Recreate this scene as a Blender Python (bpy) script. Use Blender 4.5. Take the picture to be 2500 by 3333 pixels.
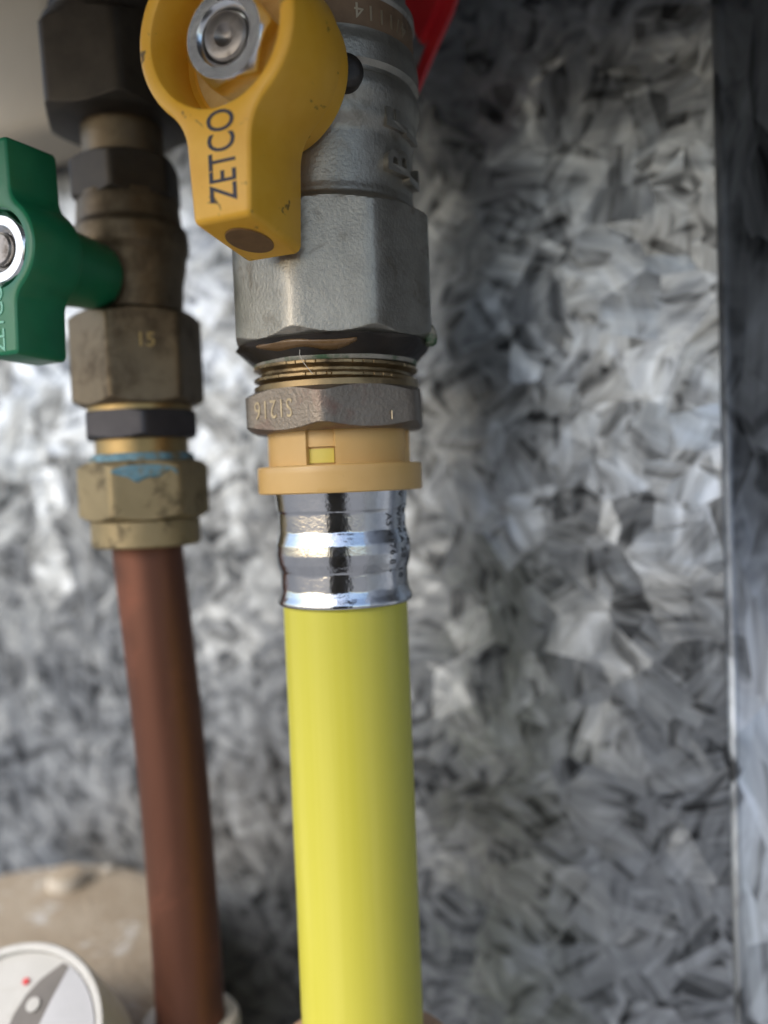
import bpy, bmesh, math, random
from math import sin, cos, pi, radians, sqrt, asin, atan2
from mathutils import Vector, Matrix
random.seed(7)
S = 0.001                                    # everything below is written in millimetres
scene = bpy.context.scene
for o_ in list(bpy.data.objects): bpy.data.objects.remove(o_)

# ------------------------------------------------------------------ camera, light
PITCH, ROLL, F = radians(2.35), radians(2.25), 2750.0
cam_d = bpy.data.cameras.new('camera'); cam = bpy.data.objects.new('camera', cam_d)
scene.collection.objects.link(cam); scene.camera = cam
cam.matrix_world = Matrix.Rotation(pi/2 - PITCH, 4, 'X') @ Matrix.Rotation(-ROLL, 4, 'Z')
cam_d.sensor_fit = 'VERTICAL'; cam_d.sensor_height = 36; cam_d.lens = 36*F/3333
cam_d.clip_start = 0.005; cam_d.clip_end = 500
cam_d.dof.use_dof = True; cam_d.dof.focus_distance = 0.119; cam_d.dof.aperture_fstop = 7.6

SUN_AZ, SUN_EL = radians(48), radians(38)     # azimuth to the left of straight behind the camera
world = bpy.data.worlds.new('World'); scene.world = world; world.use_nodes = True
wn = world.node_tree; bg = wn.nodes['Background']
sky = wn.nodes.new('ShaderNodeTexSky'); sky.sky_type = 'NISHITA'; sky.sun_disc = False
sky.sun_elevation = SUN_EL; sky.air_density = 1.0; sky.dust_density = 2.0; sky.ozone_density = 1.0
to_sun = Vector((-sin(SUN_AZ)*cos(SUN_EL), -cos(SUN_AZ)*cos(SUN_EL), sin(SUN_EL)))
sky.sun_rotation = atan2(to_sun.x, to_sun.y)
bg.inputs['Strength'].default_value = 0.15
wn.links.new(sky.outputs[0], bg.inputs['Color'])
sun_d = bpy.data.lights.new('sun', 'SUN'); sun = bpy.data.objects.new('sun', sun_d); scene.collection.objects.link(sun)
sun_d.energy = 1.5; sun_d.angle = radians(45); sun_d.color = (1, .98, .95)
sun.rotation_euler = to_sun.to_track_quat('Z', 'Y').to_euler()
vs = scene.view_settings
vs.view_transform = 'Standard'; vs.look = 'None'; vs.exposure = 0.76; vs.gamma = 1.0; vs.use_curve_mapping = False

# ------------------------------------------------------------------ frame of the place
AX = Vector((-6.8, 136.0, 0))                # axis of the gas line (vertical)
ALPHA = radians(23.6)                        # the cabinet faces this much to the left of the camera
O = Vector((-sin(ALPHA), -cos(ALPHA), 0))    # out of the cabinet
R_ = Vector((cos(ALPHA), -sin(ALPHA), 0))    # to the right along its back wall
WALL = AX - 45*O
def st(base, s, t, z): return base + s*O + t*R_ + Vector((0, 0, z))
def wl(t, z, s=0): return WALL + t*R_ + s*O + Vector((0, 0, z))

# ------------------------------------------------------------------ materials
def newmat(name):
    m = bpy.data.materials.new(name); m.use_nodes = True
    return m, m.node_tree.nodes, m.node_tree.links, m.node_tree.nodes['Principled BSDF']
def mathn(N, L, op, a, b=None, c=None):
    n = N.new('ShaderNodeMath'); n.operation = op
    for i, v in enumerate((a, b, c)):
        if v is None: continue
        if isinstance(v, (int, float)): n.inputs[i].default_value = v
        else: L.new(v, n.inputs[i])
    return n.outputs[0]
def vecn(N, L, op, a, b=None, scale=None):
    n = N.new('ShaderNodeVectorMath'); n.operation = op
    for i, v in enumerate((a, b)):
        if v is None: continue
        if isinstance(v, (tuple, list)): n.inputs[i].default_value = v
        else: L.new(v, n.inputs[i])
    if scale is not None:
        if isinstance(scale, (int, float)): n.inputs['Scale'].default_value = scale
        else: L.new(scale, n.inputs['Scale'])
    return n.outputs['Value'] if op in ('DOT_PRODUCT', 'LENGTH') else n.outputs['Vector']
def noise(N, L, co, scale, detail=4, rough=.55, dist=0):
    n = N.new('ShaderNodeTexNoise'); n.inputs['Scale'].default_value = scale; n.inputs['Detail'].default_value = detail
    n.inputs['Roughness'].default_value = rough; n.inputs['Distortion'].default_value = dist
    if co is not None: L.new(co, n.inputs['Vector'])
    return n
def ramp(N, L, fac, stops):
    n = N.new('ShaderNodeValToRGB'); L.new(fac, n.inputs[0]); e = n.color_ramp.elements
    while len(e) < len(stops): e.new(.5)
    for el, (p, c) in zip(e, stops):
        el.position = p; el.color = (c, c, c, 1) if isinstance(c, (int, float)) else (*c, 1)
    return n.outputs[0]
def mix(N, L, fac, a, b, blend='MIX'):
    n = N.new('ShaderNodeMix'); n.data_type = 'RGBA'; n.blend_type = blend
    for i, v in ((0, fac), (6, a), (7, b)):
        if isinstance(v, (int, float)): n.inputs[i].default_value = v
        elif isinstance(v, (tuple, list)): n.inputs[i].default_value = (*v, 1)
        else: L.new(v, n.inputs[i])
    return n.outputs[2]
def objco(N, L, scale=(1, 1, 1)):
    tc = N.new('ShaderNodeTexCoord'); mp = N.new('ShaderNodeMapping'); mp.inputs['Scale'].default_value = scale
    L.new(tc.outputs['Object'], mp.inputs['Vector']); return mp.outputs[0]
def bump(N, L, B, h, dist, strength=1.0, normal=None):
    b = N.new('ShaderNodeBump'); b.inputs['Distance'].default_value = dist*S; b.inputs['Strength'].default_value = strength
    L.new(h, b.inputs['Height'])
    if normal is not None: L.new(normal, b.inputs['Normal'])
    L.new(b.outputs[0], B.inputs['Normal']); return b.outputs[0]

def surf(name, c1, c2, rough=(.4, .55), metal=0.0, scale=300, grain=900, gdist=.02, spec=.5, dirt=None, dirt_at=(.58, .7), dscale=180, stretch=(1, 1, 1), coat=0, sss=0):
    """two-tone surface, fine relief, optional dirt patches"""
    m, N, L, B = newmat(name); co = objco(N, L, stretch); c0 = objco(N, L)
    n1 = noise(N, L, co, scale, 6, .6)
    col = mix(N, L, ramp(N, L, n1.outputs[0], [(.3, 0.0), (.7, 1.0)]), c1, c2)
    rg = mathn(N, L, 'MULTIPLY_ADD', n1.outputs[0], rough[1]-rough[0], rough[0])
    if dirt:
        n2 = noise(N, L, c0, dscale, 8, .65, .4)
        fac = ramp(N, L, n2.outputs[0], [(dirt_at[0], 0.0), (dirt_at[1], 1.0)])
        col = mix(N, L, fac, col, dirt); rg = mathn(N, L, 'MULTIPLY_ADD', fac, .2, rg)
    L.new(col, B.inputs['Base Color']); L.new(rg, B.inputs['Roughness'])
    B.inputs['Metallic'].default_value = metal; B.inputs['Specular IOR Level'].default_value = spec
    if coat: B.inputs['Coat Weight'].default_value = coat; B.inputs['Coat Roughness'].default_value = .15
    if sss:
        B.inputs['Subsurface Weight'].default_value = sss; B.inputs['Subsurface Radius'].default_value = (1, .8, .3); B.inputs['Subsurface Scale'].default_value = .0012
    n3 = noise(N, L, c0, grain, 3, .6)
    bump(N, L, B, n3.outputs[0], gdist)
    return m

def spangle(name, seed=0.0, vertical=False):
    """hot-dip zinc: overlapping feathered crystals, each with its own facing and shine"""
    m, N, L, B = newmat(name); p = objco(N, L)
    p = vecn(N, L, 'SCALE', p, scale=100.0)                      # units of 10 mm
    p = vecn(N, L, 'ADD', p, (seed, seed*2.1, seed*.7))
    if vertical: p = vecn(N, L, 'MULTIPLY', p, (1, 1, .35))
    geo = N.new('ShaderNodeNewGeometry')
    def vor(co, scale):
        v = N.new('ShaderNodeTexVoronoi'); v.inputs['Scale'].default_value = scale; L.new(co, v.inputs['Vector'])
        sx = N.new('ShaderNodeSeparateColor'); L.new(v.outputs['Color'], sx.inputs[0]); return v.outputs['Color'], sx
    def turn(co, ang):
        r = N.new('ShaderNodeVectorRotate'); r.rotation_type = 'AXIS_ANGLE'; r.inputs['Axis'].default_value = tuple(O)
        L.new(co, r.inputs['Vector']); L.new(ang, r.inputs['Angle']); return r.outputs[0]
    wob_ = noise(N, L, p, .55, 2, .5)
    pw = vecn(N, L, 'ADD', p, vecn(N, L, 'SCALE', vecn(N, L, 'SUBTRACT', wob_.outputs['Color'], (.5, .5, .5)), scale=.28))
    # grains give a direction; inside each grain the zinc grows in soft feathers along it
    gcol, gs = vor(pw, .95)
    g2col, g2s = vor(vecn(N, L, 'ADD', pw, (3.7, 9.1, 5.3)), 1.4)
    def blades(src, gc, wide, long_):
        q = turn(pw, mathn(N, L, 'MULTIPLY', src, 6.283))
        q = vecn(N, L, 'ADD', vecn(N, L, 'MULTIPLY', q, (wide, wide, long_)), vecn(N, L, 'SCALE', gc, scale=17.0))
        lf = noise(N, L, q, 1.0, 1.5, .5); fine = noise(N, L, vecn(N, L, 'MULTIPLY', q, (3.0, 3.0, .6)), 1.0, 2, .6)
        return lf, fine
    b1, f1 = blades(gs.outputs[0], gcol, 2.6, .62)
    b2, f2 = blades(g2s.outputs[0], g2col, 3.3, .82)
    dark1 = ramp(N, L, b1.outputs[0], [(.35, 1.0), (.455, 0.0)])
    dark2 = ramp(N, L, b2.outputs[0], [(.34, 1.0), (.435, 0.0)])
    lite = ramp(N, L, b2.outputs[0], [(.54, 0.0), (.66, 1.0)])
    tone = mathn(N, L, 'MULTIPLY_ADD', gs.outputs[2], .16, .28)
    tone = mathn(N, L, 'ADD', tone, mathn(N, L, 'MULTIPLY', f1.outputs[0], .24))
    tone = mathn(N, L, 'ADD', tone, mathn(N, L, 'MULTIPLY', f2.outputs[0], .22))
    tone = mathn(N, L, 'ADD', tone, mathn(N, L, 'MULTIPLY', lite, .16))
    tone = mathn(N, L, 'SUBTRACT', tone, mathn(N, L, 'MULTIPLY', dark1, .21))
    tone = mathn(N, L, 'SUBTRACT', tone, mathn(N, L, 'MULTIPLY', dark2, .24))
    col = ramp(N, L, tone, [(.22, (.04, .043, .048)), (.42, (.165, .178, .195)), (.58, (.30, .322, .35)), (.82, (.48, .515, .56))])
    L.new(col, B.inputs['Base Color'])
    B.inputs['Metallic'].default_value = .8 if vertical else .92
    L.new(mathn(N, L, 'MULTIPLY_ADD', f2.outputs[0], .16, .40 if vertical else .31), B.inputs['Roughness'])
    b1c, b2c = b1.outputs['Color'], b2.outputs['Color']
    def tl(c, k): return vecn(N, L, 'SCALE', vecn(N, L, 'SUBTRACT', c, (.5, .5, .5)), scale=k)
    nn = vecn(N, L, 'ADD', vecn(N, L, 'ADD', geo.outputs['Normal'], tl(b1c, .26)), vecn(N, L, 'ADD', tl(b2c, .26), tl(gcol, .14)))
    nn = vecn(N, L, 'NORMALIZE', nn)
    L.new(nn, B.inputs['Normal'])
    return m

M = {}
M['zinc'] = spangle('spangled_zinc')
M['zinc_side'] = spangle('drawn_zinc', 5.3, True)
M['roof'] = surf('dull_zinc_underside', (.05, .05, .047), (.09, .085, .08), (.5, .7), .3, 60)
M['cast'] = surf('matt_plated_casting', (.31, .287, .245), (.45, .42, .365), (.34, .5), .85, 200, 1900, .075, dirt=(.17, .145, .11), dirt_at=(.55, .8), dscale=210)
M['cast_cap'] = surf('plated_end_cap', (.37, .35, .31), (.46, .435, .39), (.42, .55), .8, 120, 2100, .055, dirt=(.12, .1, .08))
M['band'] = surf('brown_steel_band', (.15, .095, .055), (.24, .16, .10), (.5, .65), .25, 250, 1500, .02, dirt=(.06, .045, .035))
M['stamp'] = surf('scored_bright_metal', (.62, .52, .36), (.5, .42, .3), (.35, .5), .8)
M['yellow_paint'] = surf('yellow_orange_plastic', (.76, .385, .02), (.82, .45, .045), (.36, .50), 0, 220, 1800, .012, dirt=(.15, .09, .03), dirt_at=(.625, .67), dscale=260)
M['stamp_nut'] = surf('worn_stamp_edges', (.52, .42, .27), (.34, .27, .18), (.35, .5), .8, 900)
M['navy'] = surf('navy_print', (.012, .013, .03), (.02, .02, .04), (.5, .6))
M['brown_plug'] = surf('brown_gate_mark', (.16, .085, .03), (.22, .12, .045), (.6, .75), 0, 500)
M['plated'] = surf('bright_plated_steel', (.72, .74, .77), (.82, .84, .86), (.16, .28), 1, 400, 1200, .03)
M['stem'] = surf('grey_steel_stem', (.24, .22, .21), (.34, .31, .29), (.3, .45), .9, 400, 1500, .03, dirt=(.08, .06, .045))
M['grease'] = surf('amber_grease', (.60, .40, .14), (.72, .55, .27), (.08, .2), 0, 300, 300, .15)
M['black_rubber'] = surf('black_oily_steel', (.018, .015, .013), (.05, .04, .032), (.3, .5), .3, 400, 1500, .05)
M['bronze'] = surf('bronze_nut', (.21, .175, .14), (.29, .245, .20), (.36, .5), .8, 160, 1700, .13, dirt=(.24, .135, .105), dirt_at=(.5, .75), dscale=140)
M['thread'] = surf('brass_thread', (.22, .155, .08), (.33, .24, .13), (.3, .45), .85, 200, 1500, .02, dirt=(.07, .05, .03), dirt_at=(.5, .7))
M['sealant'] = surf('brown_black_sealant', (.008, .006, .004), (.028, .018, .01), (.2, .45), 0, 200, 500, .1)
M['sealant_brown'] = surf('brown_sealant_smear', (.13, .07, .025), (.22, .13, .06), (.15, .35), 0, 200, 600, .12)
M['tape'] = surf('greyed_white_tape', (.34, .31, .26), (.22, .19, .14), (.3, .5), 0, 260, 900, .05, dirt=(.05, .10, .045), dirt_at=(.46, .6), dscale=260)
M['ring_plastic'] = surf('amber_nylon', (.64, .385, .125), (.69, .44, .165), (.3, .42), 0, 110, 900, .01, dirt=(.5, .27, .08), dirt_at=(.68, .76), dscale=420)
M['yellow_pipe'] = surf('yellow_pipe_plastic', (.57, .53, .06), (.62, .575, .09), (.27, .36), 0, 300, 1400, .004, stretch=(1, 1, .02), dirt=(.40, .34, .06), dirt_at=(.70, .76), dscale=420)
M['yellow_inner'] = surf('yellow_inner_plastic', (.66, .53, .08), (.70, .57, .11), (.3, .4), 0, 200)
M['sleeve'] = surf('polished_steel_sleeve', (.60, .61, .63), (.70, .71, .73), (.10, .20), 1, 300, 1500, .04)
M['ink'] = surf('black_etched_ink', (.06, .06, .065), (.14, .14, .15), (.4, .6), .5, 700)
M['green'] = surf('green_plastic', (.010, .17, .075), (.014, .21, .095), (.28, .4), 0, 200)
M['green_pale'] = surf('pale_green_lettering', (.25, .62, .45), (.3, .66, .5), (.4, .5))
M['olive_brass'] = surf('aged_olive_brass', (.165, .125, .08), (.23, .175, .11), (.38, .52), .75, 160, 1300, .04, dirt=(.09, .065, .04), dirt_at=(.48, .7), dscale=120)
M['dark_brass'] = surf('dark_tarnished_brass', (.04, .033, .026), (.075, .062, .048), (.4, .55), .6, 160, 1300, .04)
M['black_nut'] = surf('blackened_nut', (.045, .042, .048), (.08, .075, .08), (.4, .55), .5, 160)
M['gold_brass'] = surf('yellow_brass', (.34, .235, .10), (.44, .31, .14), (.3, .45), .85, 160, 1300, .03, dirt=(.16, .12, .06))
M['corroded'] = surf('brass_with_blue_verdigris', (.30, .235, .125), (.37, .29, .16), (.45, .6), .55, 200, 1300, .05, dirt=(.16, .125, .07), dirt_at=(.5, .62), dscale=170)
M['verdigris'] = surf('blue_verdigris', (.09, .20, .24), (.22, .38, .46), (.7, .9), 0, 420, 1500, .2, dirt=(.20, .17, .10), dirt_at=(.5, .6), dscale=380)
M['copper'] = surf('brown_copper', (.145, .062, .040), (.185, .083, .055), (.46, .56), .75, 60, 1400, .004, stretch=(1, 1, .25), dirt=(.30, .12, .075), dirt_at=(.5, .75), dscale=45)
M['red'] = surf('red_plastic', (.50, .012, .02), (.62, .03, .03), (.25, .4), 0, 200)
M['beige'] = surf('beige_housing', (.60, .53, .42), (.66, .585, .47), (.5, .7), 0, 60, dirt=(.27, .15, .06), dirt_at=(.68, .75), dscale=45)
M['dust'] = surf('dusty_taupe', (.32, .25, .17), (.42, .35, .26), (.75, .95), 0, 110, 600, .5, dirt=(.56, .53, .48), dirt_at=(.57, .66), dscale=75)
M['white'] = surf('white_plastic', (.50, .49, .46), (.42, .41, .38), (.35, .5), 0, 150, dirt=(.34, .30, .24), dirt_at=(.55, .75), dscale=90)
M['grey_face'] = surf('grey_dial_glass', (.40, .40, .41), (.46, .46, .47), (.15, .25), 0, 80)
M['dark_face'] = surf('dark_dial_recess', (.09, .08, .07), (.14, .125, .11), (.3, .5), 0, 120)
M['stone_white'] = surf('off_white_collar', (.52, .47, .39), (.45, .40, .33), (.5, .7), 0, 150)
M['tan'] = surf('tan_seal', (.45, .28, .17), (.5, .32, .2), (.6, .8), 0, 150)
M['ground'] = surf('concrete_ground', (.19, .18, .17), (.27, .26, .24), (.8, .95), 0, 6, 40, 2.0)
M['hair'] = surf('pale_fibre', (.55, .5, .42), (.6, .55, .45), (.4, .5))

# ------------------------------------------------------------------ mesh helpers
def link(name, me, mat, parent=None, smooth=38, loc=None):
    o = bpy.data.objects.new(name, me); scene.collection.objects.link(o)
    if mat: me.materials.append(M[mat])
    if smooth:
        me.shade_smooth(); me.set_sharp_from_angle(angle=radians(smooth))
    if parent: o.parent = parent
    if loc is not None: o.location = Vector(loc)*S
    return o
def empty(name, loc, label, cat, group=None, rot=None):
    o = bpy.data.objects.new(name, None); scene.collection.objects.link(o); o.location = Vector(loc)*S
    o.empty_display_size = .005
    if rot is not None: o.rotation_euler = rot
    tag(o, label, cat, group); return o
def tag(o, label, cat, group=None):
    o['label'] = label; o['category'] = cat
    if group: o['group'] = group
def mesh_from(verts, faces, name='m'):
    me = bpy.data.meshes.new(name)
    bm = bmesh.new(); vv = [bm.verts.new(Vector(v)*S) for v in verts]
    for f in faces:
        try: bm.faces.new([vv[i] for i in f])
        except ValueError: pass
    bmesh.ops.recalc_face_normals(bm, faces=bm.faces); bm.to_mesh(me); bm.free(); return me
def loft(zs, rf, n=96, caps=True, base=None, xf=None):
    """rings about z; angle 0 faces -Y, + to the right"""
    V, Fc = [], []
    for z in zs:
        for k in range(n):
            th = 2*pi*k/n; r = rf(th, z); p = Vector((r*sin(th), -r*cos(th), z))
            V.append(xf(p) if xf else p)
    for i in range(len(zs)-1):
        for k in range(n):
            a, b = i*n+k, i*n+(k+1) % n; Fc.append((a, b, b+n, a+n))
    if caps: Fc.append(tuple(range(n))); Fc.append(tuple((len(zs)-1)*n+k for k in range(n)))
    return mesh_from(V, Fc)
def poly_r(th, n, R, phi, rnd=.985):
    step = 2*pi/n; a = (th-phi) % step - step/2
    r = R*cos(pi/n)/cos(a); k = R*.03; lim = R*rnd          # smooth minimum rounds the corners
    h = max(k-abs(r-lim), 0)/k
    return min(r, lim) - h*h*k*.25
def interp(tab):
    tab = sorted(tab)
    def f(z):
        if z <= tab[0][0]: return tab[0][1]
        for (a, ra), (b, rb) in zip(tab, tab[1:]):
            if z <= b: return ra + (rb-ra)*(z-a)/(b-a)
        return tab[-1][1]
    return f
def sinterp(tab):
    tab = sorted(tab)
    def f(z):
        if z <= tab[0][0]: return tab[0][1]
        for (a, ra), (b, rb) in zip(tab, tab[1:]):
            if z <= b:
                u = (z-a)/(b-a); u = u*u*(3-2*u); return ra + (rb-ra)*u
        return tab[-1][1]
    return f
def frange(a, b, n): return [a+(b-a)*i/n for i in range(n+1)]
def lathe_axis(prof, base, axis, n=64, caps=True):
    """prof: list of (s, r) along a direction"""
    ax = Vector(axis).normalized(); up = Vector((0, 0, 1)); e1 = up.cross(ax).normalized() if abs(ax.z) < .9 else Vector((1, 0, 0)); e2 = ax.cross(e1)
    V, Fc = [], []
    for s, r in prof:
        for k in range(n):
            th = 2*pi*k/n; rr = r(th) if callable(r) else r
            V.append(base + s*ax + rr*(cos(th)*e1 + sin(th)*e2))
    for i in range(len(prof)-1):
        for k in range(n):
            a, b = i*n+k, i*n+(k+1) % n; Fc.append((a, b, b+n, a+n))
    if caps: Fc += [tuple(range(n)), tuple((len(prof)-1)*n+k for k in range(n))]
    return mesh_from(V, Fc)
def box_mesh(c0, ex, ey, ez, lo, hi, bev=0, seg=3):
    """box spanned by unit vectors ex, ey, ez from corner values lo to hi, bevelled"""
    V = [c0 + ex*(hi[0] if i & 1 else lo[0]) + ey*(hi[1] if i & 2 else lo[1]) + ez*(hi[2] if i & 4 else lo[2]) for i in range(8)]
    Fc = [(0, 1, 3, 2), (4, 5, 7, 6), (0, 1, 5, 4), (2, 3, 7, 6), (0, 2, 6, 4), (1, 3, 7, 5)]
    me = mesh_from(V, Fc)
    if bev:
        bm = bmesh.new(); bm.from_mesh(me)
        bmesh.ops.bevel(bm, geom=list(bm.edges)+list(bm.verts), offset=bev*S, segments=seg, profile=.5, affect='EDGES')
        bm.to_mesh(me); bm.free()
    return me
def text_mesh(body, size, mapf, ext=.08, align='CENTER', space=1.0, bold=0.0):
    cu = bpy.data.curves.new('t', 'FONT'); cu.body = body; cu.size = size; cu.extrude = ext; cu.align_x = align; cu.align_y = 'CENTER'
    cu.space_character = space; cu.resolution_u = 4; cu.offset = bold
    to = bpy.data.objects.new('t', cu); scene.collection.objects.link(to)
    dg = bpy.context.evaluated_depsgraph_get(); dg.update()
    me = bpy.data.meshes.new_from_object(to.evaluated_get(dg))
    bpy.data.objects.remove(to); bpy.data.curves.remove(cu)
    for v in me.vertices: v.co = mapf(v.co.x, v.co.y, v.co.z)*S
    return me
def tube(pts, r, n=10, taper=None):
    V, Fc = [], []
    for i, p in enumerate(pts):
        p = Vector(p); d = (Vector(pts[min(i+1, len(pts)-1)]) - Vector(pts[max(i-1, 0)])).normalized()
        a = d.cross(Vector((0, 1, .01))).normalized(); b = d.cross(a); rr = r*(taper(i/(len(pts)-1)) if taper else 1)
        for k in range(n): V.append(p + rr*(a*cos(2*pi*k/n) + b*sin(2*pi*k/n)))
    for i in range(len(pts)-1):
        for k in range(n):
            x, y = i*n+k, i*n+(k+1) % n; Fc.append((x, y, y+n, x+n))
    Fc += [tuple(range(n)), tuple((len(pts)-1)*n+k for k in range(n))]
    return mesh_from(V, Fc)

# ------------------------------------------------------------------ setting
def sheet(name, corners, mat, thick, nrm, kind='structure'):
    V = [Vector(c) for c in corners] + [Vector(c) + nrm*thick for c in corners]
    me = mesh_from(V, [(0, 1, 2, 3), (4, 5, 6, 7), (0, 1, 5, 4), (1, 2, 6, 5), (2, 3, 7, 6), (3, 0, 4, 7)])
    o = link(name, me, mat, smooth=0); o['kind'] = kind; return o
ROOF_Z, ROOF_D = 138, 195
CORN = 57.0
sheet('back_wall', [wl(-420, -420), wl(CORN, -420), wl(CORN, ROOF_Z+20), wl(-420, ROOF_Z+20)], 'zinc', 1.2, -O)
SD = Vector((.80, -.60, 0)).normalized()
c_ = wl(CORN, 0, 0)
# folded edge: a narrow rounded fold, then the side panel coming towards the opening
def side(t0, t1, z): return c_ + SD*t1 + Vector((0, 0, z))
prof = []
for k in range(7):
    a = k/6; prof.append(c_ + R_*(-1.1+1.1*a) + O*(.1+.4*sin(pi*a)) + SD*(.5*a))
V, Fc = [], []
prof = prof + [c_ + SD*28, c_ + SD*29 + Vector((.3, -1.2, 0)), c_ + SD*29 + Vector((40, -150, 0))]
for p in prof: V += [p + Vector((0, 0, -420)), p + Vector((0, 0, ROOF_Z+20))]
for i in range(len(prof)-1): Fc.append((2*i, 2*i+1, 2*i+3, 2*i+2))
sw = link('side_wall', mesh_from(V, Fc), 'zinc_side', smooth=30); sw['kind'] = 'structure'
md = sw.modifiers.new('thickness', 'SOLIDIFY'); md.thickness = .0008; md.offset = 0
sheet('cabinet_roof', [wl(-165, ROOF_Z, 0), wl(CORN+90, ROOF_Z, 0), wl(CORN+90, ROOF_Z, ROOF_D), wl(-165, ROOF_Z, ROOF_D)], 'roof', 1.5, Vector((0, 0, 1)))
sheet('roof_lip', [wl(-165, ROOF_Z-.5, ROOF_D), wl(CORN+90, ROOF_Z-.5, ROOF_D), wl(CORN+90, ROOF_Z-47, ROOF_D), wl(-165, ROOF_Z-47, ROOF_D)], 'roof', 1.5, O)  # unseen lip, added to darken the top of the back wall
g = link('ground', mesh_from([(-40000, -40000, -900), (40000, -40000, -900), (40000, 40000, -900), (-40000, 40000, -900)], [(0, 1, 2, 3)]), 'ground', smooth=0); g['kind'] = 'structure'

# ------------------------------------------------------------------ gas ball valve
valve = empty('gas_ball_valve', AX + Vector((0, 0, 18)), 'silver grey ball valve with yellow lever handle above the yellow pipe', 'valve')
def child(name, me, mat, parent, smooth=38):
    """mesh given in world millimetres: parent keeps it in place"""
    o = link(name, me, mat, None, smooth); o.parent = parent
    off = parent.location if parent.type == 'EMPTY' else Vector((0, 0, 0))
    o.matrix_parent_inverse = Matrix.Translation(-off); return o
def on_axis(p): return p + AX
OCT = radians(3-22.5)
bz = sinterp([(38.6, 17.2), (41.6, 13.5), (43, 13.3), (50, 13.4), (53, 14.2), (56.6, 14.9), (57.9, 14.75), (58.6, 14.2), (59.1, 14.2), (59.8, 14.8), (62, 14.85), (64.3, 14.5)])
ch = interp([(19.0, 13.0), (22.6, 16.7)])
def body_r(th, z):
    if z <= 38.6: return min(poly_r(th, 8, 16.35, OCT), ch(z))
    return min(poly_r(th, 8, 16.35, OCT), bz(z))
zs = [18.9] + frange(19.0, 22.6, 26) + frange(23.5, 38, 8) + frange(38.6, 43, 22) + frange(43.5, 64.3, 60)
vb = child('valve_body', loft(zs, body_r, 320, xf=on_axis), 'cast', valve, 30)
bd = child('marking_band', loft([64.2, 64.25, 68.9, 69.0], interp([(64.2, 13.9), (64.25, 14.25), (68.9, 14.25), (69, 14.0)]).__call__ and (lambda th, z: 14.25 if 64.22 < z < 68.95 else 13.95), 160, xf=on_axis), 'band', valve)
cp = sinterp([(68.9, 14.1), (69.5, 14.55), (70.6, 14.5), (71.2, 13.6)])
child('end_cap', loft(frange(68.95, 71.2, 12) + [71.3], lambda th, z: cp(z), 160, xf=on_axis), 'cast_cap', valve)
hx = interp([(71.2, 13.0), (72.6, 14.2), (90, 14.2)])
child('end_hexagon', loft(frange(71.2, 73, 10) + [84, 92], lambda th, z: min(poly_r(th, 6, 13.6, radians(20)), hx(z)), 180, xf=on_axis), 'cast_cap', valve)
def cyl_map(R, th0, z0, rotdeg=0, base=AX):
    c, s_ = cos(radians(rotdeg)), sin(radians(rotdeg))
    def f(x, y, w):
        u, v = x*c-y*s_, x*s_+y*c; th = th0+u/R
        return base + Vector(((R+w)*sin(th), -(R+w)*cos(th), z0+v))
    return f
child('stamped_digits', text_mesh('4/1114', 3.1, cyl_map(14.27, radians(43), 66.6, 180), .05, space=1.25), 'stamp', bd, 0)
for ch_, th_, z_ in (('F', 52, 52.4), ('B', 52, 46.4), ('I', 70, 51.4), ('L', 72, 45.5)):
    child('cast_lettering', text_mesh(ch_, 6.6, cyl_map(13.5, radians(th_), z_, 90), 1.0, bold=.16), 'cast', vb, 0)
# stop boss on the body beside the handle
dirp = (O*cos(radians(38)) + R_*sin(radians(38))).normalized()
child('stop_boss', lathe_axis([(12, 2.5), (15.9, 2.5), (16.4, 2.35), (16.7, 1.9), (16.8, 1.2), (16.8, .3)], AX + Vector((0, 0, 56.9)), dirp, 28), 'black_rubber', valve)

def outline(R, w0, w1, zc, zb, rf, rc, two=False):
    """hub circle with a tapering lever below (and above): list of (t, z) about hub centre zc, clockwise from the top"""
    tx = w0 + rf; dist = R + rf; dz = sqrt(dist*dist - tx*tx)
    a_hub = atan2(tx, dz)                         # angle from straight down
    def half_lever():
        pts = []
        for k in range(9):                        # concave fillet
            b = a_hub + (pi/2 - a_hub)*k/8
            pts.append((tx - rf*sin(b), -dz + rf*cos(b)))
        L = zc - zb
        pts += [(w0+(w1-w0)*u, -dz + (-L+rc+dz)*u) for u in (.25, .5, .75)]
        for k in range(6):
            b = pi/2*k/5; pts.append((w1-rc+rc*cos(b), -L+rc-rc*sin(b)))
        return pts
    hl = half_lever(); right = []
    if two: right += [(t, -z) for t, z in reversed(hl)]
    a0 = a_hub if two else 0
    for k in range(0, 33):
        b = a0 + (pi - a_hub - a0)*k/32
        if (two and k == 0) or k == 32 or (not two and k == 0 and False): continue
        right.append((R*sin(b), R*cos(b)))
    right += hl
    left = [(-t, z) for t, z in reversed(right) if t > 1e-6]
    return [(t, z+zc) for t, z in right + left]
def inset(pts, d):
    n = len(pts); out = []
    for i in range(n):
        (x0, y0), (x1, y1), (x2, y2) = pts[i-1], pts[i], pts[(i+1) % n]
        dx, dy = x2-x0, y2-y0; l = math.hypot(dx, dy) or 1
        out.append((x1 + dy/l*d, y1 - dx/l*d))
    return out
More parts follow.
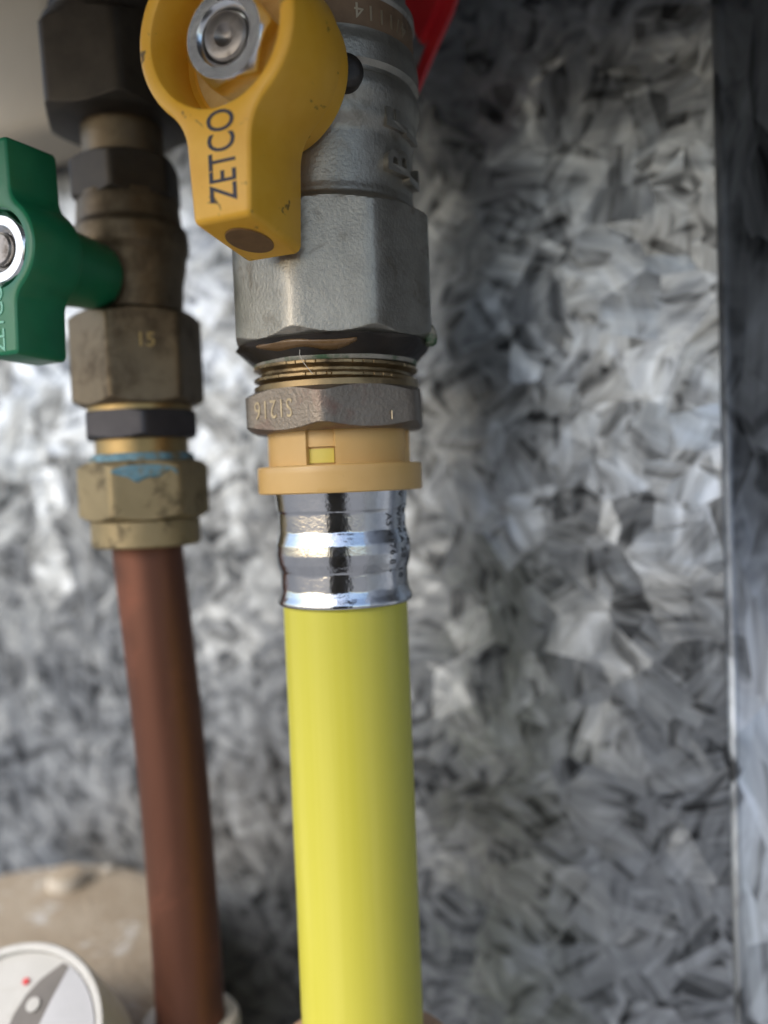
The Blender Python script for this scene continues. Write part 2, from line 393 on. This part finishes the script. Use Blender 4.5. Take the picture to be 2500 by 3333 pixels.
def handle_mesh(base, zc, R, hole, w0, w1, zb, s_front, s_back, s_hub, s_floor, rf, rc, two, slope, bev=.8, Rb=None):
    Rb = Rb or R-.35
    bm = bmesh.new(); ol = outline(R, w0, w1, zc, zb, rf, rc, two)
    def shift(t, z, s):
        if z < zc - R: z -= slope*(s_front-s)/(s_front-s_back)*(zc-R-z)/(zc-R-zb)
        return bm.verts.new(st(base, s, t, z)*S)
    levels = [(s_front, bev), (s_front-bev*.12, bev*.55), (s_front-bev*.4, bev*.2), (s_front-bev, 0), (s_front-(s_front-s_back)*.5, -.15), (s_back+.6, -.25), (s_back+.2, -.05), (s_back, .4)]
    rings = []
    for s, d in levels: rings.append([shift(t, z, s) for t, z in inset(ol, d)])
    n = len(ol)
    for a, b in zip(rings, rings[1:]):
        for k in range(n): bm.faces.new((a[k], a[(k+1) % n], b[(k+1) % n], b[k]))
    bm.faces.new(rings[-1])
    hn = 64; hr = []
    for s, r in [(s_front, hole+bev*.7), (s_front-bev*.15, hole+bev*.25), (s_front-bev*.6, hole), (s_floor+.5, hole-.35), (s_floor, hole-.9)]:
        hr.append([bm.verts.new(st(base, s, r*sin(2*pi*k/hn), zc+r*cos(2*pi*k/hn))*S) for k in range(hn)])
    for a, b in zip(hr, hr[1:]):
        for k in range(hn): bm.faces.new((a[k], a[(k+1) % hn], b[(k+1) % hn], b[k]))
    bm.faces.new(hr[-1])
    bm.edges.ensure_lookup_table(); es = []
    for ring in (rings[0], hr[0]):
        m_ = len(ring)
        for k in range(m_):
            e = bm.edges.get((ring[k], ring[(k+1) % m_])); es.append(e)
    bmesh.ops.triangle_fill(bm, edges=es, use_beauty=True, use_dissolve=False)
    # hub behind
    hb = []
    for s, r in [(s_front-2.5, R-.03), (s_back+2, R+(Rb-R)*.5), (s_hub+1.0, Rb), (s_hub+.3, Rb-.25), (s_hub, Rb-.8)]:
        hb.append([bm.verts.new(st(base, s, r*sin(2*pi*k/hn), zc+r*cos(2*pi*k/hn))*S) for k in range(hn)])
    for a, b in zip(hb, hb[1:]):
        for k in range(hn): bm.faces.new((a[k], a[(k+1) % hn], b[(k+1) % hn], b[k]))
    bm.faces.new(hb[-1])
    bmesh.ops.recalc_face_normals(bm, faces=bm.faces)
    me = bpy.data.meshes.new('handle'); bm.to_mesh(me); bm.free(); return me
def face_map(base, s, t0, z0, rotdeg, kx=1.0):
    c, s_ = cos(radians(rotdeg)), sin(radians(rotdeg))
    return lambda x, y, w: st(base, s+w, t0+x*kx*c-y*s_, z0+x*kx*s_+y*c)
def hexnut(base, zc, s0, s1, af, chamf, mat, parent, name='lock_nut', phi=0, bore=3.4):
    R = af/2/cos(pi/6)
    cf = interp([(s0, R), (s1-chamf, R+.02), (s1, af/2*.955)])
    V = []
    prof = [(s, (lambda th, s=s: min(poly_r(th, 6, R, phi), cf(s)))) for s in [s0] + frange(s1-chamf, s1, 8)]
    prof += [(s1, af/2*.70), (s1-.35, af/2*.62), (s1-.8, bore), (s1-2, bore)]
    return child(name, lathe_axis(prof, base + Vector((0, 0, zc)), O, 96), mat, parent, 30)

HZ = 57.2
hd = child('handle', handle_mesh(AX - .4*R_, HZ, 11.75, 9.55, 4.85, 4.4, 33.4, 30.0, 17.2, 13.2, 22.0, 7.0, .9, False, 1.8, .75, 11.2), 'yellow_paint', valve, 32)
child('lettering', text_mesh('ZETCO', 5.8, face_map(AX, 30.03, .35, 41.4, 90, .62), .03, space=.98, bold=.03), 'navy', hd, 0)
# moulding mark under the lever end
def under(s, t): return st(AX, s, t, 33.4 - 1.8*(30-s)/12.8 - .32)
V = [under(23.6+3.9*sin(2*pi*k/40), -.3+2.9*cos(2*pi*k/40)) for k in range(40)]; V += [v + Vector((0, 0, .3)) for v in V]
child('gate_mark', mesh_from(V, [tuple(range(40)), tuple(range(40, 80))] + [(k, (k+1) % 40, 40+(k+1) % 40, 40+k) for k in range(40)]), 'brown_plug', hd, 30)
child('grease', lathe_axis([(21.95, 8.6), (22.3, lambda th: 8.5+.1*sin(5*th)), (22.5, lambda th: 7.4+.5*sin(3*th+1)), (22.7, 6.5), (22.7, 3)], AX + Vector((0, 0, HZ)), O, 64), 'grease', hd)
hexnut(AX, HZ, 22.4, 28.3, 11.6, 1.3, 'plated', valve, phi=radians(8))
child('stem', lathe_axis([(14, 3.2), (27.6, 3.2), (28.0, 3.0), (28.1, 2.8), (28.1, 1.5), (27.7, 1.1), (27.3, .5), (27.2, .1)], AX + Vector((0, 0, HZ)), O, 48), 'stem', valve)

# ------------------------------------------------------------------ press fitting
fit = empty('press_fitting', AX + Vector((0, 0, -20)), 'bronze hexagon adaptor with amber ring and shiny crimped sleeve under the valve', 'pipe fitting')
PITCHT = 1.81
def thr(th, z):
    if z < 14.9: return 13.05 - (.15 if z > 14.7 else 0)
    u = ((z + PITCHT*th/(2*pi)) / PITCHT) % 1.0
    tri = 1-abs(2*u-1)                                   # 0 root, 1 crest
    crest = min(1, max(0, (tri-.22)/.55))
    r = 11.95 + 1.05*crest
    if crest > .95 and 15.0 < z < 19 and (th*57.3 % 7.0) < .5 and sin(th*9+z) > -.35: r -= .16
    return r
child('threaded_spigot', loft(frange(13.4, 14.9, 6) + frange(14.95, 19.6, 62), thr, 720, xf=on_axis), 'thread', fit, 35)
PH = radians(-6)
nch = interp([(7.4, 12.9), (8.6, 15.4), (12.5, 15.6), (13.75, 13.4)])
nut = child('hex_collar', loft(frange(7.4, 8.9, 20) + [10, 11, 12] + frange(12.3, 13.75, 20), lambda th, z: min(poly_r(th, 6, 15.35, PH, .972), nch(z)), 300, xf=on_axis), 'bronze', fit, 34)
fa = PH - radians(30)                                    # facing of the left-hand flat
fn = Vector((sin(fa), -cos(fa), 0)); ft = Vector((cos(fa), sin(fa), 0)); ap = 15.35*cos(pi/6)
child('stamped_digits', text_mesh('S1216', 3.9, lambda x, y, w: AX + fn*(ap+.03+w) + ft*(-1.55-x*.74) + Vector((0, 0, 10.9-y)), .05, space=1.12), 'stamp_nut', nut, 0)
child('scratch_mark', tube([AX + Vector((sin(PH+radians(44))*13.92, -cos(PH+radians(44))*13.92, z)) for z in (8.5, 8.9, 9.4, 9.8)], .10, 8), 'stamp', nut)
# sealant and tape squeezed out above the thread
def wob(th, a, *ph): return a*(sin(3*th+ph[0]) + .6*sin(7*th+ph[1]) + .4*sin(13*th+ph[2]))
child('sealant', loft(frange(18.1, 20.8, 16), lambda th, z: min(12.9 + (z-18.1)*1.05, 16.2) + .08 + wob(th, .05, 1, 2, z) - (.5*max(0, z-20.2-wob(th, .35, 0, 1, 3))), 240, xf=on_axis), 'sealant', fit)  # black goo, with the shade of the down-facing chamfer painted in
child('thread_tape', loft(frange(17.5, 18.7, 8), lambda th, z: 12.8 + .2*sin(pi*(z-17.5)/1.2) + wob(th, .03, 2, 4, 1), 200, xf=on_axis), 'tape', fit)
V, Fc = [], []
for i in range(25):                                      # brown smear hanging from the sealant at the front left
    u = i/24; th = radians(-47 + 62*u); h = .3 + 1.45*sin(pi*u)**.8*(.7+.3*sin(9*u)); top = 20.15+.2*sin(6*u)
    for j in range(7):
        v = j/6; z = top - h*v; r = 14.75 - 1.0*v*h + .45*sin(pi*v)
        V.append(AX + Vector((r*sin(th), -r*cos(th), z)))
for i in range(24):
    for j in range(6): Fc.append((i*7+j, i*7+j+1, i*7+j+8, i*7+j+7))
sm = child('sealant_smear', mesh_from(V, Fc), 'sealant_brown', fit, 60); md = sm.modifiers.new('thick', 'SOLIDIFY'); md.thickness = .0004; md.offset = 0
child('sealant_drop', lathe_axis([(0, .5), (.4, 1.0), (1.2, 1.15), (2.4, .9), (3.2, .4), (3.4, .05)], AX + Vector((15.6*sin(radians(73)), -15.6*cos(radians(73)), 19.9)), (0.05, 0, 1), 20), 'tape', fit)
hp = [(-2.5, 20.9), (-3.6, 20.3), (-4.4, 19.4), (-4.5, 18.2), (-4.1, 17.2), (-3.4, 16.2), (-2.7, 15.3)]
child('fibre', tube([AX + Vector((x, -sqrt(13.5**2-x*x)-.3, z)) for x, z in hp], .05, 6), 'hair', fit)

# amber ring with four windows
W = [radians(-12+90*k) for k in range(4)]
def in_slot(th):
    return any(abs((th-w+pi) % (2*pi)-pi) < radians(11) for w in W)
def ring_r(th, z):
    if z < 2.28: return (13.1 - .25*max(0, (abs(z-.12)-1.85)/.27)**2) + (wob(th, .025, 1, 2, 3) if z < -1.8 else 0)
    if in_slot(th): return 10.15 if z < 4.9 else 10.75
    return 11.3
rg = child('clamp_ring', loft([-2.0, -1.9, -1.8, -1.0, 0, 1, 2.0, 2.1, 2.18, 2.24, 2.29, 3, 4, 4.88, 4.92, 6, 7, 7.45], ring_r, 360, xf=on_axis), 'ring_plastic', fit, 30)
for w in W:
    V, Fc = [], []
    for k in range(9):
        th = w + radians(-10.6 + 21.2*k/8)
        for z, r in ((2.5, 10.2), (2.5, 10.5), (4.6, 10.5), (4.6, 10.2)): V.append(AX + Vector((r*sin(th), -r*cos(th), z)))
    for k in range(8):
        for j in range(4): Fc.append((4*k+j, 4*k+(j+1) % 4, 4*k+4+(j+1) % 4, 4*k+4+j))
    Fc += [(0, 1, 2, 3), (32, 33, 34, 35)]
    child('sight_window', mesh_from(V, Fc), 'yellow_inner', rg, 30)

sp = [(-19.6, 10.62), (-19.35, 10.86), (-18.9, 10.8), (-18.0, 10.45), (-17.2, 10.25), (-17.0, 10.22), (-14.6, 10.22), (-14.35, 10.24), (-14.2, 10.34), (-13, 10.68), (-11.6, 10.84), (-10.0, 10.74), (-8.8, 10.4), (-8.3, 10.28), (-8.15, 10.2), (-7.9, 10.18), (-5.3, 10.2), (-5.0, 10.24), (-4.8, 10.38), (-3.2, 10.52), (-1.5, 10.7)]
spf = interp(sp)
def sl(th, z):
    r = spf(z); flat = .035*cos(12*(th+.2))*(1 if (-17 < z < -14.6 or -8 < z < -5.2) else .25)
    seam = sum(.10*math.exp(-((((th-radians(a)+pi) % (2*pi))-pi)/.02)**2) for a in (-25, 95, 215))
    return r + flat + seam*(1 if z < -5 else .3)
slv = child('press_sleeve', loft(frange(-19.6, -1.5, 110), sl, 300, xf=on_axis), 'sleeve', fit, 50)
for body, th, zc_, sz in (('AS 4176.8 -', 47, -10.0, 1.75), ('V  WMKA 20  10', 62.5, -8.9, 1.75), ('16  PE-X  AL', 75, -9.0, 1.75)):
    def mp(x, y, w, th=th, zc_=zc_):
        z = zc_-x; t_ = radians(th)+y/10.4; r = spf(z)+.07+w
        return AX + Vector((r*sin(t_), -r*cos(t_), z))
    child('etched_lettering', text_mesh(body, sz, mp, .03, space=1.1), 'ink', slv, 0)

# ------------------------------------------------------------------ yellow pipe
yp = link('gas_pipe', loft(frange(-170, -2, 60), lambda th, z: 9.98 + .02*sin(z*.21), 160, xf=lambda p: p), 'yellow_pipe', None, 40, AX)
tag(yp, 'smooth bright yellow plastic gas pipe running down from the shiny sleeve', 'pipe')
ts = link('floor_seal', lathe_axis([(-3, 10.2), (-3, 16), (-.6, 16), (0, 15.2), (0, 10.2)], Vector((0, 0, 0)), (0, 0, 1), 64, caps=False), 'tan', None, 40, AX + Vector((0, 0, -95.5)))
tag(ts, 'tan seal ring round the foot of the yellow pipe', 'seal')

# ------------------------------------------------------------------ water valve, left
AL = Vector((-44.0, 156.0, 0))
def on_left(p): return p + AL + Vector((-.032*max(0, p.z-40), 0, 0))
wv = empty('water_ball_valve', AL + Vector((0, 0, 14)), 'dark bronze ball valve with green butterfly handle above the copper pipe', 'valve')
lch = interp([(14.6, 10.2), (16.0, 12.3), (30, 12.3), (30.9, 10.5), (31.6, 9.0)])
child('lower_hexagon', loft(frange(14.6, 16.2, 10) + [20, 25, 29] + frange(29.6, 31.6, 10), lambda th, z: min(poly_r(th, 6, 12.0, radians(-8)), lch(z)), 200, xf=on_left), 'olive_brass', wv, 32)
lb = sinterp([(31.3, 8.6), (36, 8.8), (41, 9.6), (43, 10.3), (46, 10.2), (47.2, 9.3), (50, 9.1), (52, 8.8)])
child('valve_body', loft(frange(31.3, 52, 40), lambda th, z: lb(z), 96, xf=on_left), 'olive_brass', wv)
uch = interp([(51, 8.6), (52, 10.2), (57.6, 10.2), (58.6, 8.4)])
child('upper_hexagon', loft(frange(51, 52.2, 6) + [55] + frange(57.4, 58.6, 6), lambda th, z: min(poly_r(th, 6, 10.0, radians(0)), uch(z)), 160, xf=on_left), 'dark_brass', wv, 32)
child('raised_size', text_mesh('15', 3.4, lambda x, y, w: AL + Vector((sin(radians(22))*(10.45+w), -cos(radians(22))*(10.45+w), 25.2+y)) + Vector((cos(radians(22)), sin(radians(22)), 0))*(x+.3), .18, bold=.04), 'gold_brass', wv, 0)
GZ = 36.4
gh = child('handle', handle_mesh(AL, GZ, 7.8, 5.9, 3.6, 3.4, 20.4, 31.0, 21.2, 9.0, 26.5, 4.0, .7, True, 0.0, .7, 5.6), 'green', wv, 32)
child('lettering', text_mesh('ZETCO', 3.3, face_map(AL, 31.02, 0, 26.0, 90), .12, space=.9), 'green_pale', gh, 0)
hexnut(AL, GZ, 26.6, 30.4, 10.2, .7, 'plated', wv, phi=radians(20), bore=2.6)
child('stem', lathe_axis([(8, 4.2), (20, 4.2), (20.1, 2.5), (30.2, 2.5), (30.5, 2.2), (30.5, .1)], AL + Vector((0, 0, GZ)), O, 40), 'stem', wv)

un = empty('pipe_union', AL + Vector((0, 0, 60)), 'dark union nut and elbow above the green handled valve', 'pipe fitting')
child('tail_piece', loft([57, 59, 66], lambda th, z: 7.2, 64, xf=on_left), 'olive_brass', un)
unc = interp([(64.8, 12.0), (66.2, 14.6), (79, 14.6), (80.5, 12.5), (81.5, 12.4), (82, 12.4)])
child('union_nut', loft(frange(64.8, 66.4, 8) + [70, 75] + frange(78.8, 82, 12), lambda th, z: min(poly_r(th, 6, 14.3, radians(16)), unc(z)), 160, xf=on_left), 'dark_brass', un, 32)
ub = sinterp([(81.5, 10.8), (84, 11.2), (88, 9.4), (92, 9.4), (97, 12.6), (112, 12.6)])
child('elbow_socket', loft(frange(81.5, 112, 36), lambda th, z: ub(z), 80, xf=on_left), 'dark_brass', un)

cf = empty('compression_fitting', AL + Vector((0, 0, -11)), 'brass compression nut with blue green corrosion on top of the copper pipe', 'pipe fitting')
child('threaded_body', loft([4, 5, 8.8, 9.0], lambda th, z: 8.3, 64, xf=on_left), 'gold_brass', cf)
kch = interp([(8.6, 9.2), (9.4, 11.3), (12.8, 11.3), (13.6, 9.8)])
child('lock_nut', loft(frange(8.6, 9.6, 6) + [11] + frange(12.6, 13.6, 6), lambda th, z: min(poly_r(th, 6, 11.0, radians(-42)), kch(z)), 160, xf=on_left), 'black_nut', cf, 32)
child('washer', loft([13.4, 13.5, 14.9, 15.0], lambda th, z: 9.4, 64, xf=on_left), 'gold_brass', cf)
cch = interp([(-5.9, 10.0), (-4.6, 12.2), (3.2, 12.2), (4.6, 10.2)])
cn = child('compression_nut', loft(frange(-5.9, -4.4, 8) + [-2, 0, 2] + frange(3, 4.6, 8), lambda th, z: min(poly_r(th, 6, 11.85, radians(-13)), cch(z)), 180, xf=on_left), 'corroded', cf, 32)
child('nut_skirt', loft([-10.8, -10.4, -6.2, -5.7], lambda th, z: 9.75 if -10.6 < z < -6 else 9.3, 80, xf=on_left), 'corroded', cf)
child('verdigris_crust', loft([4.3, 4.7, 5.4, 6.0], lambda th, z: 9.3 + wob(th, .12, 1, 3, 5) - (.5 if z > 5.9 else 0), 120, xf=on_left), 'verdigris', cn, 60)
# crust that has run down the right-hand flat
fa2 = radians(-13+30); fn2 = Vector((sin(fa2), -cos(fa2), 0)); ft2 = Vector((cos(fa2), sin(fa2), 0)); ap2 = 11.85*cos(pi/6)
V, Fc = [], []
for i in range(21):
    u = i/20; x = -5.7 + 11.2*u; h = .35 + 2.6*max(0, sin(pi*(u*.9+.08)))**3*(.75+.25*sin(17*u+1)) + .9*abs(sin(7*u)); ztop = 3.85 - 1.0*abs(2*u-1)**3
    for j in range(6):
        v = j/5; V.append(AL + fn2*(ap2+.02+.12*sin(pi*v)) + ft2*x + Vector((0, 0, ztop-h*v)))
for i in range(20):
    for j in range(5): Fc.append((i*6+j, i*6+j+1, i*6+j+7, i*6+j+6))
cr = child('verdigris_crust', mesh_from(V, Fc), 'verdigris', cn, 60); md = cr.modifiers.new('thick', 'SOLIDIFY'); md.thickness = .00015; md.offset = 1

cpipe = link('copper_pipe', loft(frange(-175, -4, 60), lambda th, z: 6.36, 96, xf=lambda p: p + Vector((.0402*(-11-p.z) + .9*sin(pi*min(1, (-11-p.z)/91)), 0, 0)) if p.z < -11 else p), 'copper', None, 40, AL)
tag(cpipe, 'brown tarnished copper pipe leaning down past the dusty water meter', 'pipe')
cx = AL.x + .0402*(102-11)
col = link('pipe_collar', lathe_axis([(-8, 6.6), (-8, 9.2), (-.8, 9.2), (0, 8.6), (0, 6.6)], Vector((0, 0, 0)), (0, 0, 1), 64, caps=False), 'stone_white', None, 40, (cx, AL.y, -100.5))
tag(col, 'off white collar round the foot of the copper pipe', 'collar')

# ------------------------------------------------------------------ red tag behind the valve
rt_ = empty('red_tag', st(AX, -24, 10, 70), 'red plastic tag with dangling strap behind the valve', 'tag')
def ribbon(pts, wid, th):
    V, Fc = [], []
    for i, (p, w) in enumerate(zip(pts, wid)):
        p = Vector(p)
        for a, b in ((-1, -1), (1, -1), (1, 1), (-1, 1)): V.append(p + R_*(a*w/2) + O*(b*th/2))
    for i in range(len(pts)-1):
        for j in range(4): Fc.append((4*i+j, 4*i+(j+1) % 4, 4*i+4+(j+1) % 4, 4*i+4+j))
    Fc += [(0, 1, 2, 3), tuple(4*(len(pts)-1)+j for j in range(4))]
    return mesh_from(V, Fc)
def at(px, py, s):
    x, y = px-1250, 1666.5-py; x, y = x*cos(ROLL)+y*sin(ROLL), -x*sin(ROLL)+y*cos(ROLL)
    d = Vector((x/F, cos(PITCH)+y/F*sin(PITCH), -sin(PITCH)+y/F*cos(PITCH)))
    return d*((AX.dot(O)+s)/d.dot(O))
q = [at(1372, 135, -20), at(1374, 80, -21), at(1384, 0, -21.5), at(1392, -90, -22)]
child('tag', ribbon(q, [.5, 3.4, 7.0, 9.0], 2.6), 'red', rt_, 30)
q = [at(1346, 305, -18), at(1376, 230, -20), at(1412, 140, -22), at(1448, 50, -23), at(1474, -40, -23.5), at(1490, -120, -24)]
child('strap', ribbon(q, [1.4, 1.7, 2.1, 2.8, 3.4, 3.8], 1.4), 'red', rt_, 40)

# ------------------------------------------------------------------ beige housing, upper left
bh = link('beige_housing', box_mesh(WALL, R_, Vector((0, 0, 1)), O, (-190, 80, .5), (-76, 146, 22), 4, 4), 'beige', None, 30)
tag(bh, 'beige housing on the wall behind the green handle', 'housing')

# ------------------------------------------------------------------ water meter, lower left
MC = Vector((-84, 176, -98))                      # centre of the top
wm = empty('water_meter', MC + Vector((0, 0, -60)), 'dusty taupe water meter with white rimmed dial in the lower left corner', 'meter')
mp_ = [(-60, 42), (-14, 42), (-6, 41.5), (-2.5, 40), (-.9, 37), (-.2, 32), (0, 14), (.2, 6), (.2, .2)]
tilt = Matrix.Rotation(radians(4), 3, 'X')
def mt(v): return MC + tilt @ Vector(v)
axm = tilt @ Vector((0, 0, 1))
child('meter_body', lathe_axis(mp_, MC, axm, 96), 'dust', wm)
def disc(cx_, cy_, z0, prof, mat, name, parent, n=48):
    return child(name, lathe_axis(prof, mt((cx_, cy_, z0)), axm, n), mat, parent)
mc = disc(3, 27, -.4, [(0, 4.6), (2.6, 4.6), (3.1, 4.3), (3.2, 3.7), (2.9, 3.2), (2.9, .1)], 'stone_white', 'screw_cap', wm)  # off-white colour paints a lit rim onto the dusty cap
disc(3, 27, 2.4, [(0, 4.0), (.55, 4.0), (.6, 3.9), (.6, .1)], 'dust', 'cap_top', mc)
child('cap_slot', box_mesh(mt((3, 27, 2.45)), Vector((.95, .3, 0)).normalized(), Vector((-.3, .95, 0)).normalized(), axm, (-2.0, -.35, 0), (2.0, .35, .45), .08, 2), 'dust', mc)
disc(11, 33, -.6, [(0, 1.5), (.9, 1.5), (1.2, 1.1), (1.2, .1)], 'stone_white', 'seal_stud', wm)

# dial standing in front, tilted to the opening
DC = at(-20, 3440, 0); DC = DC*(137/DC.y); dn = Vector((-.12, -.62, .78)).normalized()
dl = child('dial', lathe_axis([(-16, 18.6), (-.7, 18.6), (0, 18.3), (.1, 17.8), (-.2, 17.1), (-1.2, 16.9), (-1.2, .2)], DC, dn, 96), 'white', wm)
e1 = Vector((0, 0, 1)).cross(dn).normalized(); e2 = dn.cross(e1)
def dface(pts, h, name, mat):
    V = [DC + e1*x + e2*y + dn*h for x, y in pts]; n = len(V); V += [v - dn*.3 for v in V]
    return child(name, mesh_from(V, [tuple(range(n)), tuple(range(n, 2*n))] + [(k, (k+1) % n, n+(k+1) % n, n+k) for k in range(n)]), mat, dl, 30)
sh = [(x-3.3, y-.6) for x, y in [(7.6, 15.0), (5.6, 13.2), (4.0, 10.5), (3.2, 7.5), (3, 4), (3, -4), (9, -4), (8.7, 6), (9.2, 10), (9.9, 13.2)]]; sh[0] = (5.4, 15.6); sh[-1] = (7.0, 15.0)
dface(sh, -1.0, 'dial_recess', 'dark_face')
dface([(7.0, 15.0), (5.9, 9.4), (5.4, 5.4), (5.7, -4)] + [(16.6*cos(radians(a)), 16.6*sin(radians(a))) for a in range(-14, 64, 6)], -.8, 'dial_glass', 'grey_face')
dface([(2.9+1.2*cos(2*pi*k/20), 8.4+1.2*sin(2*pi*k/20)) for k in range(20)], -.6, 'dial_dot', 'white')
dface([(-.3+.6*cos(2*pi*k/20), 12+.6*sin(2*pi*k/20)) for k in range(20)], -.8, 'dial_pointer', 'red')

# ------------------------------------------------------------------ the phone that takes the picture, mirrored in the bright metal
ph = empty('smartphone', (0, -8, -70), 'black smartphone facing the valve, seen only mirrored in the sleeve', 'phone')
child('phone_case', box_mesh(Vector((0, 0, 0)), Vector((1, 0, 0)), Vector((0, 1, 0)), Vector((0, 0, 1)), (-60, -12, -135), (19, -4, 24), 3, 3), 'black_rubber', ph, 30)
